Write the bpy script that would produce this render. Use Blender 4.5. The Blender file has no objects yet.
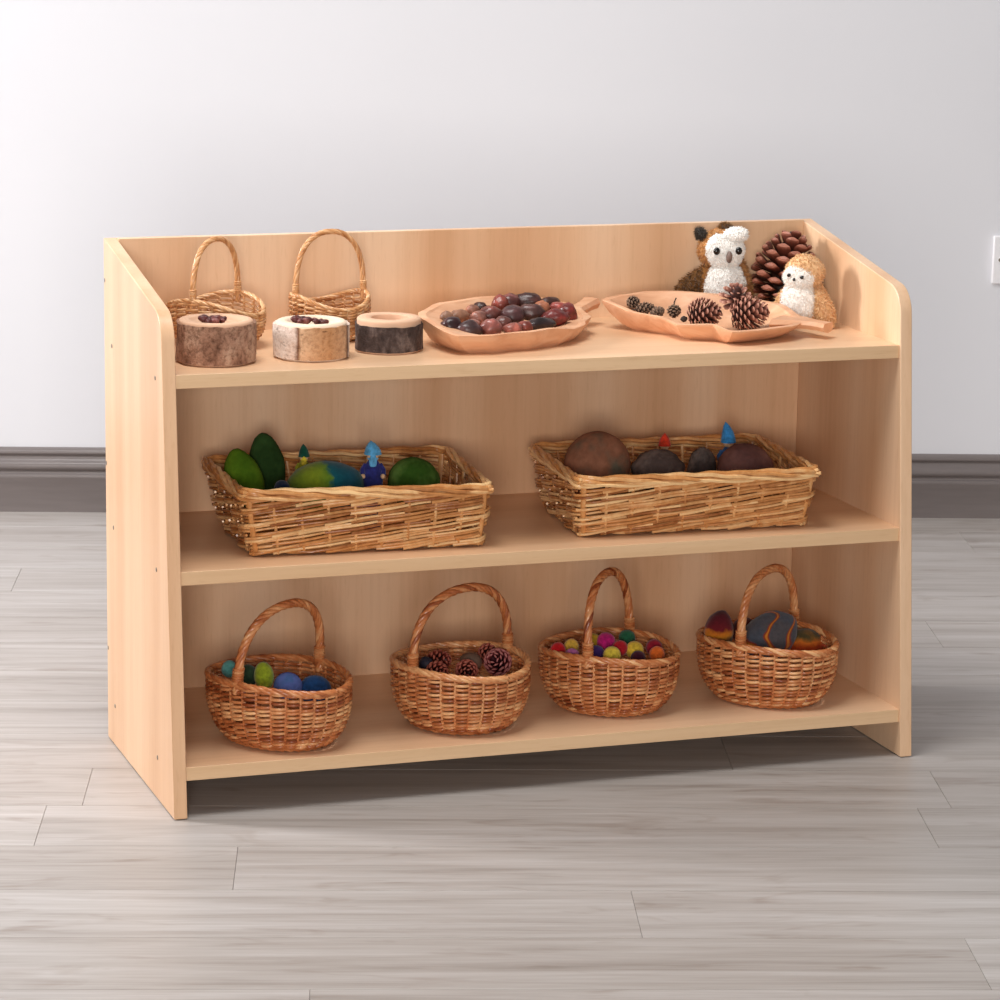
import bpy, bmesh, math, random
from mathutils import Vector, Matrix, noise

scene = bpy.context.scene
COL = scene.collection
PI = math.pi
R = math.radians

# ---------------------------------------------------------------- frames
# Everything on the shelf is described in the shelf's own frame
# (x along the front, y towards its back, z up); ROOM turns it to stand askew to the wall.
YAW = R(16.6197)
ROOM = Matrix.Rotation(YAW, 4, 'Z')
CAM = Vector((-0.9791, -4.1622, 1.3653))
F = 3233.85
_ya, _pi, _ro = 0.3342, 0.2101, 0.0163
FW = Vector((math.sin(_ya)*math.cos(_pi), math.cos(_ya)*math.cos(_pi), -math.sin(_pi)))
_rt = Vector((math.cos(_ya), -math.sin(_ya), 0)); _up = _rt.cross(FW)
RT = _rt*math.cos(_ro) + _up*math.sin(_ro)
UP = -_rt*math.sin(_ro) + _up*math.cos(_ro)

def sight(u, v): return FW + RT*((u-500)/F) + UP*((500-v)/F)
def at(u, v, y):                       # measured photo point -> shelf frame, at a known depth y
    d = sight(u, v); return CAM + d*((y-CAM.y)/d.y)
def atz(u, v, z):                      # same, at a known height z
    d = sight(u, v); return CAM + d*((z-CAM.z)/d.z)
def msize(px, P): return px*((Vector(P)-CAM).dot(FW))/F

# ---------------------------------------------------------------- shelf sizes
W, D, T, HB, HF = 1.12, 0.4265, 0.0188, 0.751, 0.6901
Z1, Z2, Z3, TS = 0.0716, 0.3416, 0.6102, 0.0191
K = 0.0936                              # the front leans back as it rises
BT = 0.015                              # back panel thickness

# ---------------------------------------------------------------- mesh building
class MB:
    def __init__(s): s.v = []; s.f = []; s.t = []; s.m = []
    def vert(s, p, tone=0.5):
        s.v.append(tuple(p)); s.t.append(tone); return len(s.v)-1
    def face(s, idx, m=0): s.f.append(tuple(idx)); s.m.append(m)
    def box(s, lo, hi, tone=0.5):
        x0, y0, z0 = lo; x1, y1, z1 = hi
        b = [s.vert(p, tone) for p in ((x0,y0,z0),(x1,y0,z0),(x1,y1,z0),(x0,y1,z0),(x0,y0,z1),(x1,y0,z1),(x1,y1,z1),(x0,y1,z1))]
        for q in ((0,3,2,1),(4,5,6,7),(0,1,5,4),(1,2,6,5),(2,3,7,6),(3,0,4,7)): s.face([b[i] for i in q])
    def prism(s, poly, axis, a, b, tone=0.5):   # poly of 2D points, extruded along axis
        def P(p, w):
            return (w, p[0], p[1]) if axis == 0 else ((p[0], w, p[1]) if axis == 1 else (p[0], p[1], w))
        A = [s.vert(P(p, a), tone) for p in poly]; B = [s.vert(P(p, b), tone) for p in poly]
        n = len(poly)
        s.face(A[::-1]); s.face(B)
        for i in range(n): s.face((A[i], A[(i+1) % n], B[(i+1) % n], B[i]))
    def tube(s, pts, r, sides=6, closed=False, tone=0.5):
        pts = [Vector(p) for p in pts]; n = len(pts)
        rad = r if callable(r) else (lambda q: r)
        ton = tone if callable(tone) else (lambda q: tone)
        nrm = None; rings = []
        for i in range(n):
            if closed: tg = pts[(i+1) % n]-pts[i-1]
            else: tg = pts[min(i+1, n-1)]-pts[max(i-1, 0)]
            if tg.length < 1e-9: tg = Vector((0,0,1))
            tg.normalize()
            if nrm is None:
                nrm = tg.orthogonal().normalized() if abs(tg.z) > .9 else (Vector((0,0,1))-tg*tg.z).normalized()
            else:
                nrm = nrm - tg*nrm.dot(tg)
                nrm = nrm.normalized() if nrm.length > 1e-6 else tg.orthogonal().normalized()
            bn = tg.cross(nrm); q = i/max(1, n-1); rr = rad(q)
            rings.append([s.vert(pts[i]+(nrm*math.cos(2*PI*k/sides)+bn*math.sin(2*PI*k/sides))*rr, ton(q)) for k in range(sides)])
        for i in range(n if closed else n-1):
            a, b = rings[i], rings[(i+1) % n]
            for k in range(sides): s.face((a[k], a[(k+1) % sides], b[(k+1) % sides], b[k]))
        if not closed:
            s.face(rings[0][::-1]); s.face(rings[-1])
    def rings(s, rings, cap0=True, cap1=True, tone=0.5):   # list of closed rings of points
        ton = tone if callable(tone) else (lambda k, i: tone)
        I = [[s.vert(p, ton(k, i)) for i, p in enumerate(rg)] for k, rg in enumerate(rings)]
        n = len(I[0])
        for a, b in zip(I, I[1:]):
            for k in range(n): s.face((a[k], a[(k+1) % n], b[(k+1) % n], b[k]))
        if cap0: s.face(I[0][::-1])
        if cap1: s.face(I[-1])
    def blob(s, c, rad, rot=None, seed=0, amp=0.0, freq=2.0, sub=3, tone=0.5, shape=None):
        bm = bmesh.new(); bmesh.ops.create_icosphere(bm, subdivisions=sub, radius=1)
        M = rot if rot is not None else Matrix.Identity(3)
        c = Vector(c); idx = {}
        for v in bm.verts:
            d = v.co.normalized()
            q = 1+amp*noise.fractal(d*freq+Vector((seed*7.3, seed*3.1, seed*1.7)), 1.0, 2.0, 3)
            p = Vector((d.x*rad[0]*q, d.y*rad[1]*q, d.z*rad[2]*q))
            if shape: p = shape(p, d)
            idx[v.index] = s.vert(c+M @ p, tone)
        for f in bm.faces: s.face([idx[v.index] for v in f.verts])
        bm.free()
    def fur(s, n, length, width, seed, tone=(.2, .8), droop=.5):  # short pile tufts on what is already in the mesh
        rng = random.Random(seed); faces = list(s.f); V = [Vector(v) for v in s.v]
        areas = []; tot = 0
        for f in faces:
            a = ((V[f[1]]-V[f[0]]).cross(V[f[2]]-V[f[0]])).length*.5; tot += a; areas.append(tot)
        import bisect
        for _ in range(int(n*1.7)):
            f = faces[min(len(faces)-1, bisect.bisect(areas, rng.random()*tot))]
            a, b = sorted((rng.random(), rng.random()))
            p = V[f[0]]*a+V[f[1]]*(b-a)+V[f[2]]*(1-b)
            nn = (V[f[1]]-V[f[0]]).cross(V[f[2]]-V[f[0]]).normalized()
            d = (nn+Vector((rng.uniform(-.7,.7), rng.uniform(-.7,.7), rng.uniform(-.7,.5)-droop))).normalized()
            if d.dot(nn) < .15: d = (d+nn*.6).normalized()
            o = d.orthogonal().normalized(); o2 = d.cross(o); t = rng.uniform(*tone)
            L = length*.72*rng.uniform(.6, 1.3); w = width*.8*rng.uniform(.7, 1.3)
            q = [s.vert(p-d*.001+(o*math.cos(k*2.094)+o2*math.sin(k*2.094))*w, t) for k in range(3)]
            e = s.vert(p+d*L, t)
            for k in range(3): s.face((q[k], q[(k+1) % 3], e))
    def build(s, name, mats, parent=None, smooth=True, angle=40, bevel=0):
        me = bpy.data.meshes.new(name)
        me.from_pydata(s.v, [], s.f); me.update()
        if not isinstance(mats, (list, tuple)): mats = [mats]
        for m in mats: me.materials.append(m)
        if len(mats) > 1: me.polygons.foreach_set('material_index', s.m)
        at_ = me.attributes.new('tone', 'FLOAT', 'POINT'); at_.data.foreach_set('value', s.t)
        bm = bmesh.new(); bm.from_mesh(me); bmesh.ops.recalc_face_normals(bm, faces=bm.faces); bm.to_mesh(me); bm.free()
        if smooth:
            me.polygons.foreach_set('use_smooth', [True]*len(me.polygons))
            me.set_sharp_from_angle(angle=R(angle))
        o = bpy.data.objects.new(name, me); COL.objects.link(o)
        if parent is not None: o.parent = parent
        if bevel:
            b = o.modifiers.new('bevel', 'BEVEL'); b.width = bevel; b.segments = 2; b.limit_method = 'ANGLE'; b.angle_limit = R(40)
        return o

def tag(o, label, cat, group=None, kind=None):
    o['label'] = label; o['category'] = cat
    if group: o['group'] = group
    if kind: o['kind'] = kind
    return o
def place(o, loc, rz=0):               # shelf frame -> room
    p = ROOM @ Vector(loc); o.location = p; o.rotation_euler = (0, 0, rz+YAW); return o
def thing(name, label, cat, loc, rz=0, group=None):
    o = bpy.data.objects.new(name, None); o.empty_display_size = .03; COL.objects.link(o)
    tag(o, label, cat, group); return place(o, loc, rz)
def struct(o): o['kind'] = 'structure'; return o

# ---------------------------------------------------------------- materials
def s2l(c):
    return tuple((x/12.92 if x <= .04045 else ((x+.055)/1.055)**2.4) for x in [k/255 for k in c])+(1,)
class Mat:
    def __init__(s, name, rough=.6, spec=.4):
        s.m = bpy.data.materials.new(name); s.m.use_nodes = True
        s.nt = s.m.node_tree; s.b = s.nt.nodes['Principled BSDF']
        s.b.inputs['Roughness'].default_value = rough
        s.b.inputs['Specular IOR Level'].default_value = spec
    def n(s, t, **kw):
        nd = s.nt.nodes.new(t)
        for k, v in kw.items():
            if k.startswith('i_'):
                key = k[2:].replace('_', ' ')
                nd.inputs[int(key) if key.isdigit() else key].default_value = v
            else: setattr(nd, k, v)
        return nd
    def l(s, a, b): s.nt.links.new(a, b)
    def coord(s, scale=(1,1,1), rot=(0,0,0), loc=(0,0,0), kind='Object', src=None):
        mp = s.n('ShaderNodeMapping'); mp.inputs['Scale'].default_value = scale
        mp.inputs['Rotation'].default_value = rot; mp.inputs['Location'].default_value = loc
        if src is None: src = s.n('ShaderNodeTexCoord').outputs[kind]
        s.l(src, mp.inputs['Vector']); return mp.outputs[0]
    def noise(s, vec, scale=5, detail=4, rough=.5, dist=0):
        nd = s.n('ShaderNodeTexNoise'); nd.inputs['Scale'].default_value = scale; nd.inputs['Detail'].default_value = detail
        nd.inputs['Roughness'].default_value = rough; nd.inputs['Distortion'].default_value = dist
        s.l(vec, nd.inputs['Vector']); return nd.outputs['Fac']
    def ramp(s, fac, stops, interp='LINEAR'):
        nd = s.n('ShaderNodeValToRGB'); cr = nd.color_ramp; cr.interpolation = interp
        while len(cr.elements) < len(stops): cr.elements.new(.5)
        for e, (p, c) in zip(cr.elements, stops): e.position = p; e.color = s2l(c) if len(c) == 3 else c
        s.l(fac, nd.inputs[0]); return nd.outputs[0]
    def mix(s, fac, a, b, mode='MIX'):
        nd = s.n('ShaderNodeMix', data_type='RGBA', blend_type=mode)
        for k, x in ((0, fac), (6, a), (7, b)):
            if isinstance(x, (int, float)): nd.inputs[k].default_value = x
            elif isinstance(x, tuple): nd.inputs[k].default_value = x
            else: s.l(x, nd.inputs[k])
        return nd.outputs[2]
    def math(s, op, a, b=0.0):
        nd = s.n('ShaderNodeMath', operation=op)
        for k, x in ((0, a), (1, b)):
            if isinstance(x, (int, float)): nd.inputs[k].default_value = x
            else: s.l(x, nd.inputs[k])
        return nd.outputs[0]
    def attr(s, name='tone'): return s.n('ShaderNodeAttribute', attribute_name=name).outputs['Fac']
    def color(s, c):
        if isinstance(c, tuple): s.b.inputs['Base Color'].default_value = c if len(c) == 4 else s2l(c)
        else: s.l(c, s.b.inputs['Base Color'])
        return s
    def bump(s, h, strength=.3, dist=.002):
        nd = s.n('ShaderNodeBump'); nd.inputs['Strength'].default_value = strength; nd.inputs['Distance'].default_value = dist
        s.l(h, nd.inputs['Height']); s.l(nd.outputs[0], s.b.inputs['Normal']); return s

def wood(name, axis, c0, c1, c2, rough=.36):
    m = Mat(name, rough, .5)
    sc = {'z': ((1,1,.05), (1,1,.03)), 'x': ((.06,1,1), (.03,1,1)), 'y': ((1,.06,1), (1,.03,1))}[axis]
    broad = m.noise(m.coord(sc[0], loc=(.31,.17,.2)), 9, 2, .45)
    fine = m.noise(m.coord(sc[1]), 130, 3, .6)
    k = {'z': (1,1,.12), 'x': (.12,1,1), 'y': (1,.12,1)}[axis]
    fleck = m.noise(m.coord(k), 260, 2, .5)
    col = m.ramp(broad, [(.33, c0), (.5, c1), (.68, c2)])
    f = m.ramp(fine, [(.3, (236,228,218)), (.55, (255,255,255))])
    col = m.mix(.32, col, f, 'MULTIPLY')
    g = m.ramp(fleck, [(.28, (225,212,198)), (.42, (255,255,255))])
    col = m.mix(.2, col, g, 'MULTIPLY')
    m.color(col); m.bump(fine, .04, .0005); return m.m

BEECH_V = wood('beech_laminate_upright', 'z', (213,167,127), (226,185,147), (233,198,164))
BEECH_X = wood('beech_laminate_lengthwise', 'x', (217,173,133), (227,186,148), (233,196,160))
EDGE = wood('beech_edge_banding', 'x', (216,176,134), (223,186,145), (229,194,154), .4)

def wicker(name, dark, mid, light, rough=.30):
    m = Mat(name, rough, .5)
    n = m.noise(m.coord((1,1,1)), 90, 3, .6)
    t = m.math('ADD', m.attr(), m.math('MULTIPLY', m.math('SUBTRACT', n, .5), .7))
    m.color(m.ramp(t, [(.05, dark), (.5, mid), (.95, light)]))
    m.bump(n, .15, .001); return m.m
WICKER_T = wicker('golden_wicker', (142,78,34), (210,146,86), (242,200,144))
WICKER_B = wicker('reddish_wicker', (132,62,30), (194,117,68), (234,180,126))
WICKER_P = wicker('pale_wicker', (170,106,58), (212,156,104), (236,196,150))

def carved(name):
    m = Mat(name, .5, .35)
    n = m.noise(m.coord((.4,2.5,2.5), rot=(0,0,.3)), 18, 4, .6, .6)
    c = m.ramp(n, [(.25, (206,146,108)), (.5, (222,168,130)), (.75, (232,186,150))])
    m.color(c); m.bump(n, .08, .001); return m.m
CARVED = carved('carved_reddish_wood')

def plain(name, c, rough=.6, var=.12, scale=60, spec=.35, bump=.15, sheen=0):
    m = Mat(name, rough, spec)
    n = m.noise(m.coord(), scale, 4, .6)
    lo = tuple(max(0, x*(1-var)) for x in c); hi = tuple(min(255, x*(1+var)) for x in c)
    m.color(m.ramp(n, [(.3, lo), (.7, hi)]))
    if bump: m.bump(n, bump, .001)
    if sheen:
        m.b.inputs['Sheen Weight'].default_value = sheen; m.b.inputs['Sheen Roughness'].default_value = .5
    return m.m
_felt = {}
def felt(c):
    if c not in _felt: _felt[c] = plain('felt_%d_%d_%d' % c, c, .95, .18, 160, .1, .6, .25)
    return _felt[c]
def twotone(name, c1, c2, scale=14, rough=.8, pos=.5, soft=.06, bump=.3, spec=.25, c3=None, loc=(0,0,0)):
    m = Mat(name, rough, spec)
    n = m.noise(m.coord(loc=loc), scale, 3, .55); f = m.noise(m.coord(), 140, 3, .6)
    st = [(pos-soft, c1), (pos+soft, c2)]
    if c3: st.append((min(.98, pos+.18), c3))
    c = m.ramp(n, st)
    c = m.mix(.5, c, m.ramp(f, [(.3, (205,205,205)), (.6, (255,255,255))]), 'MULTIPLY')
    m.color(c); m.bump(f, bump, .001); return m.m
def veined(name, base, base2, line, line2, scale=13, loc=(0,0,0)):   # felted stone with contour-like coloured bands
    m = Mat(name, .95, .1)
    v = m.coord(loc=loc)
    n = m.noise(v, scale, 1, .4, .3); n2 = m.noise(m.coord(loc=(1.3,.4,2.2)), 22, 2, .5); f = m.noise(v, 170, 3, .6)
    d = m.math('ABSOLUTE', m.math('SUBTRACT', n, .5))
    bg = m.ramp(n2, [(.4, base), (.6, base2)])
    wide = m.mix(m.ramp(d, [(.028, (255,255,255)), (.055, (0,0,0))]), bg, s2l(line2))
    c = m.mix(m.ramp(d, [(.010, (255,255,255)), (.026, (0,0,0))]), wide, s2l(line))
    c = m.mix(.5, c, m.ramp(f, [(.3, (200,200,200)), (.6, (255,255,255))]), 'MULTIPLY')
    m.color(c); m.bump(f, .6, .001)
    m.b.inputs['Sheen Weight'].default_value = .2
    return m.m
def graded(name, axis, lo, hi, stops, rough=.95, wob=.25, ns=40):   # felted colour zones along one axis of the thing
    m = Mat(name, rough, .1)
    sp = m.n('ShaderNodeSeparateXYZ'); m.l(m.coord(), sp.inputs[0])
    mr = m.n('ShaderNodeMapRange'); mr.inputs[1].default_value = lo; mr.inputs[2].default_value = hi; m.l(sp.outputs[axis], mr.inputs[0])
    n = m.noise(m.coord(), ns, 3, .5); f = m.noise(m.coord(), 160, 3, .6)
    t = m.math('ADD', mr.outputs[0], m.math('MULTIPLY', m.math('SUBTRACT', n, .5), wob*2))
    c = m.mix(.5, m.ramp(t, stops), m.ramp(f, [(.3, (200,200,200)), (.6, (255,255,255))]), 'MULTIPLY')
    m.color(c); m.bump(f, .6, .001); m.b.inputs['Sheen Weight'].default_value = .2
    return m.m
def fur_mat(name, dark, light):
    m = Mat(name, .95, .1)
    m.color(m.ramp(m.attr(), [(.1, dark), (.9, light)]))
    m.b.inputs['Sheen Weight'].default_value = .15
    return m.m
def cone_mat(name, dark, mid, tip, rough=.55):
    m = Mat(name, rough, .35)
    n = m.noise(m.coord(), 120, 3, .6)
    t = m.math('ADD', m.attr(), m.math('MULTIPLY', m.math('SUBTRACT', n, .5), .5))
    m.color(m.ramp(t, [(.1, dark), (.6, mid), (.95, tip)])); m.bump(n, .2, .001); return m.m

BLACK = plain('black_rubber', (28,24,22), .7, .1)
METAL = Mat('zinc_screw', .35, .5); METAL.color((150,140,130)); METAL.b.inputs['Metallic'].default_value = .8; METAL = METAL.m
GLOSSBLACK = plain('glossy_black_eye', (18,12,9), .08, .1, 60, .6, 0)

# ================================================================ THE ROOM
WALLY = 1.9845
def floor():
    mb = MB(); rng = random.Random(5)
    x0, x1 = -2.4, 3.6; wd, gap = .1793, .0005
    rowbase = WALLY-2.0951
    known = {0: 1.397, -1: .4497, 1: .226, 2: 1.157, -2: .964, 8: -.006, 10: 1.78, 5: .62, 4: -.35, 3: -.55}
    Ax = (ROOM @ Vector((.2245, 2.004, 0))).x
    k = -18
    while True:
        y0 = rowbase+k*wd; y1 = y0+wd
        if y0 > WALLY+.02: break
        y1 = min(y1, WALLY+.02)
        L = 1.22
        off = (Ax+known[k]) if k in known else rng.uniform(0, L)
        x = off-math.ceil((off-x0)/L)*L
        while x < x1:
            a, b = max(x, x0), min(x+L, x1)
            if b-a > .01:
                t = rng.random()
                q = [mb.vert(p, t) for p in ((a+gap,y0+gap,0),(b-gap,y0+gap,0),(b-gap,y1-gap,0),(a+gap,y1-gap,0))]
                mb.face(q)
                g = [mb.vert(p, t) for p in ((a,y0,-.0015),(b,y0,-.0015),(b,y1,-.0015),(a,y1,-.0015))]
                for i in range(4): mb.face((g[i], g[(i+1) % 4], q[(i+1) % 4], q[i]))
            x += L
        k += 1
    s = MB.box; s(mb, (x0, rowbase-18*wd, -.04), (x1, WALLY+.02, -.0016))
    m = Mat('grey_washed_plank_floor', .42, .35)
    tone = m.attr()
    co = m.n('ShaderNodeTexCoord').outputs['Object']
    sh = m.n('ShaderNodeCombineXYZ')
    m.l(m.math('MULTIPLY', tone, 37.0), sh.inputs[0]); m.l(m.math('MULTIPLY', tone, 11.0), sh.inputs[1]); m.l(m.math('MULTIPLY', tone, 5.0), sh.inputs[2])
    va = m.n('ShaderNodeVectorMath', operation='ADD'); m.l(co, va.inputs[0]); m.l(sh.outputs[0], va.inputs[1])
    v = va.outputs[0]
    streak = m.noise(m.coord((.55,9,1), src=v), 3.2, 5, .62, .5)
    fine = m.noise(m.coord((1.2,40,1), src=v), 5, 4, .65, .2)
    knot = m.noise(m.coord((1.6,7,1), src=v), 2.6, 3, .55, 1.6)
    c = m.ramp(streak, [(.25, (150,142,136)), (.44, (171,164,159)), (.58, (180,174,170)), (.78, (192,187,184))])
    c = m.mix(.4, c, m.ramp(fine, [(.3, (214,206,200)), (.6, (255,255,255))]), 'MULTIPLY')
    c = m.mix(.6, c, m.ramp(knot, [(.24, (206,193,183)), (.42, (255,255,255))]), 'MULTIPLY')
    c = m.mix(.6, c, m.ramp(tone, [(0, (240,237,234)), (1, (255,255,255))]), 'MULTIPLY')
    m.color(c); m.bump(fine, .06, .0006)
    o = mb.build('floor', m.m, smooth=False); struct(o)
floor()

def wall():
    mb = MB(); mb.box((-2.4, WALLY+.0185, -.04), (3.6, WALLY+.12, 2.7))
    m = Mat('pale_grey_wall_paint', .7, .25)
    n = m.noise(m.coord(), 90, 3, .6); n2 = m.noise(m.coord(), 1.2, 2, .5)
    m.color(m.ramp(n2, [(.3, (215,215,219)), (.7, (219,219,223))])); m.bump(n, .03, .0006)
    struct(mb.build('wall_back', m.m, smooth=False))
    # moulded skirting: profile as (depth towards room, height)
    prof = [(0,0),(.0185,0),(.0185,.066),(.0195,.068),(.0195,.0735),(.0185,.0755),(.0125,.0765),(.0115,.080),(.0125,.083),
            (.0160,.0855),(.0172,.090),(.0165,.095),(.0140,.099),(.0105,.102),(.0085,.106),(.0075,.110),(.0085,.113),(.0115,.1145),(.0125,.118),(.0110,.122),(.0070,.1255),(.0020,.127),(0,.127)]
    mb = MB(); mb.prism([(WALLY+.0185-d, z) for d, z in prof], 0, -2.4, 3.6)
    bm_ = Mat('dark_grey_satin_skirting', .28, .5)
    n = bm_.noise(bm_.coord((.3,3,3)), 30, 3, .6)
    bm_.color(bm_.ramp(n, [(.3, (112,104,102)), (.7, (119,111,109))]))
    struct(mb.build('baseboard_back', bm_.m, angle=50))
wall()

def socket():
    Ax = (ROOM @ Vector((.2245, 2.004, 0))).x
    x0 = Ax+1.8415+.006; zc = .5175; h = .096; w = .15
    white = plain('white_plastic_socket', (232,230,232), .3, .02, 40, .5, 0)
    root = bpy.data.objects.new('wall_socket', None); COL.objects.link(root)
    root.location = (x0+w/2, WALLY+.0185, zc); root.empty_display_size = .03
    tag(root, 'white electrical socket plate on the pale grey wall, cut by the right edge', 'wall socket')
    mb = MB(); mb.box((-w/2,-.009,-h/2), (w/2,0,h/2)); mb.build('face_plate', white, root, bevel=.003)
    for sx in (-1, 1):
        mb = MB(); mb.tube([(sx*(w/2-.0145),-.0105,0),(sx*(w/2-.0145),-.008,0)], .0034, 14); s = mb.build('screw', METAL, root)
        mb = MB(); mb.box((sx*.036-.007,-.0125,.018), (sx*.036+.007,-.0085,.036)); mb.build('rocker_switch', white, root, bevel=.0015)
        for (px, pz, ww, hh) in ((0,.006,.004,.008),(-.011,-.016,.007,.004),(.011,-.016,.007,.004)):
            mb = MB(); mb.box((sx*.036+px-ww/2,-.0094,pz-hh/2), (sx*.036+px+ww/2,-.0085,pz+hh/2)); mb.build('pin_hole', BLACK, root)
socket()

# ================================================================ THE SHELVING UNIT
def shelving():
    root = thing('shelving_unit', 'light beech three-tier shelving unit with sloping sides standing on the floor', 'shelf', (0,0,0))
    foot = .0012
    # side outline in (y, z): leaning front edge, rounded shoulder, sloping top
    a = Vector((K*foot, foot)); c = Vector((K*HF, HF)); e = Vector((D, HB)); b = Vector((D, foot))
    d1 = (a-c).normalized(); d2 = (e-c).normalized(); ang = d1.angle(d2); rad = .045
    tl = rad/math.tan(ang/2); p1 = c+d1*tl; p2 = c+d2*tl
    ctr = c+(d1+d2).normalized()*(rad/math.sin(ang/2))
    arc = []
    a1 = math.atan2(*(p1-ctr).yx); a2 = math.atan2(*(p2-ctr).yx)
    dd = (a2-a1+PI) % (2*PI)-PI
    for i in range(13):
        t = a1+dd*i/12; arc.append((ctr.x+rad*math.cos(t), ctr.y+rad*math.sin(t)))
    poly = [tuple(b), tuple(e), (e.x-.004, e.y)] if False else [tuple(b), tuple(e)]
    poly += arc[::-1]+[tuple(a)]
    screws = [(D-.0512, Z1-TS/2), (.0993, Z1-TS/2), (D-.0512, Z2-TS/2), (.0993, Z2-TS/2), (D-.0512, Z3-TS/2), (.0993, Z3-TS/2),
              (D-.007, .69), (D-.007, .42), (D-.007, .14)]
    for sx, x0 in ((-1, 0), (1, W-T)):
        mb = MB(); mb.prism(poly, 0, x0, x0+T)
        p = mb.build('side_panel', BEECH_V, root, bevel=.0012, angle=30)
        for (y, z) in screws:
            mb = MB(); xo = 0 if sx < 0 else W
            mb.tube([(xo+sx*.0006, y, z), (xo-sx*.002, y, z)], .0032, 12)
            mb.tube([(xo+sx*.0009, y, z), (xo-sx*.0002, y, z)], .0015, 6)
            mb.build('screw', METAL, p)
        for y in (.022, D-.03):
            mb = MB(); mb.tube([(x0+T/2, y, 0), (x0+T/2, y, foot+.0005)], .0085, 14); mb.build('foot_pad', BLACK, p)
    mb = MB(); mb.box((T, D-BT, .02), (W-T, D-.0005, HB)); mb.build('back_panel', BEECH_V, root, bevel=.0008)  # unseen stretch below the bottom shelf added to keep the floor there dark
    for z in (Z1, Z2, Z3):
        y0 = .0033+K*z
        mb = MB(); mb.box((T, y0+.001, z-TS), (W-T, D-BT, z)); s = mb.build('shelf', BEECH_X, root)
        mb = MB(); mb.box((T+.0004, y0, z-TS), (W-T-.0004, y0+.0012, z)); mb.build('edge_strip', EDGE, s, bevel=.0005)
shelving()

# ================================================================ WICKER
def rope(mb, path, n, off, r, twists, closed, sides=6, tone=(.3, .9), rng=random, taper=None):
    path = [Vector(p) for p in path]; N = len(path)
    # frames
    fr = []; nrm = None
    for i in range(N):
        tg = (path[(i+1) % N]-path[i-1]) if closed else (path[min(i+1, N-1)]-path[max(i-1, 0)])
        tg.normalize()
        if closed: nrm = (Vector((0,0,1))-tg*tg.z).normalized()
        elif nrm is None: nrm = tg.orthogonal().normalized()
        else: nrm = (nrm-tg*nrm.dot(tg)).normalized()
        fr.append((nrm.copy(), tg.cross(nrm)))
    for k in range(n):
        t = rng.uniform(*tone)
        pts = []
        for i in range(N):
            q = i/(N if closed else N-1)
            a = 2*PI*(q*twists+k/n); o = off*(taper(q) if taper else 1)
            pts.append(path[i]+(fr[i][0]*math.cos(a)+fr[i][1]*math.sin(a))*o)
        rr = r if not taper else (lambda q: r*(.55+.45*taper(q)))
        mb.tube(pts, rr, sides, closed, t)

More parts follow.
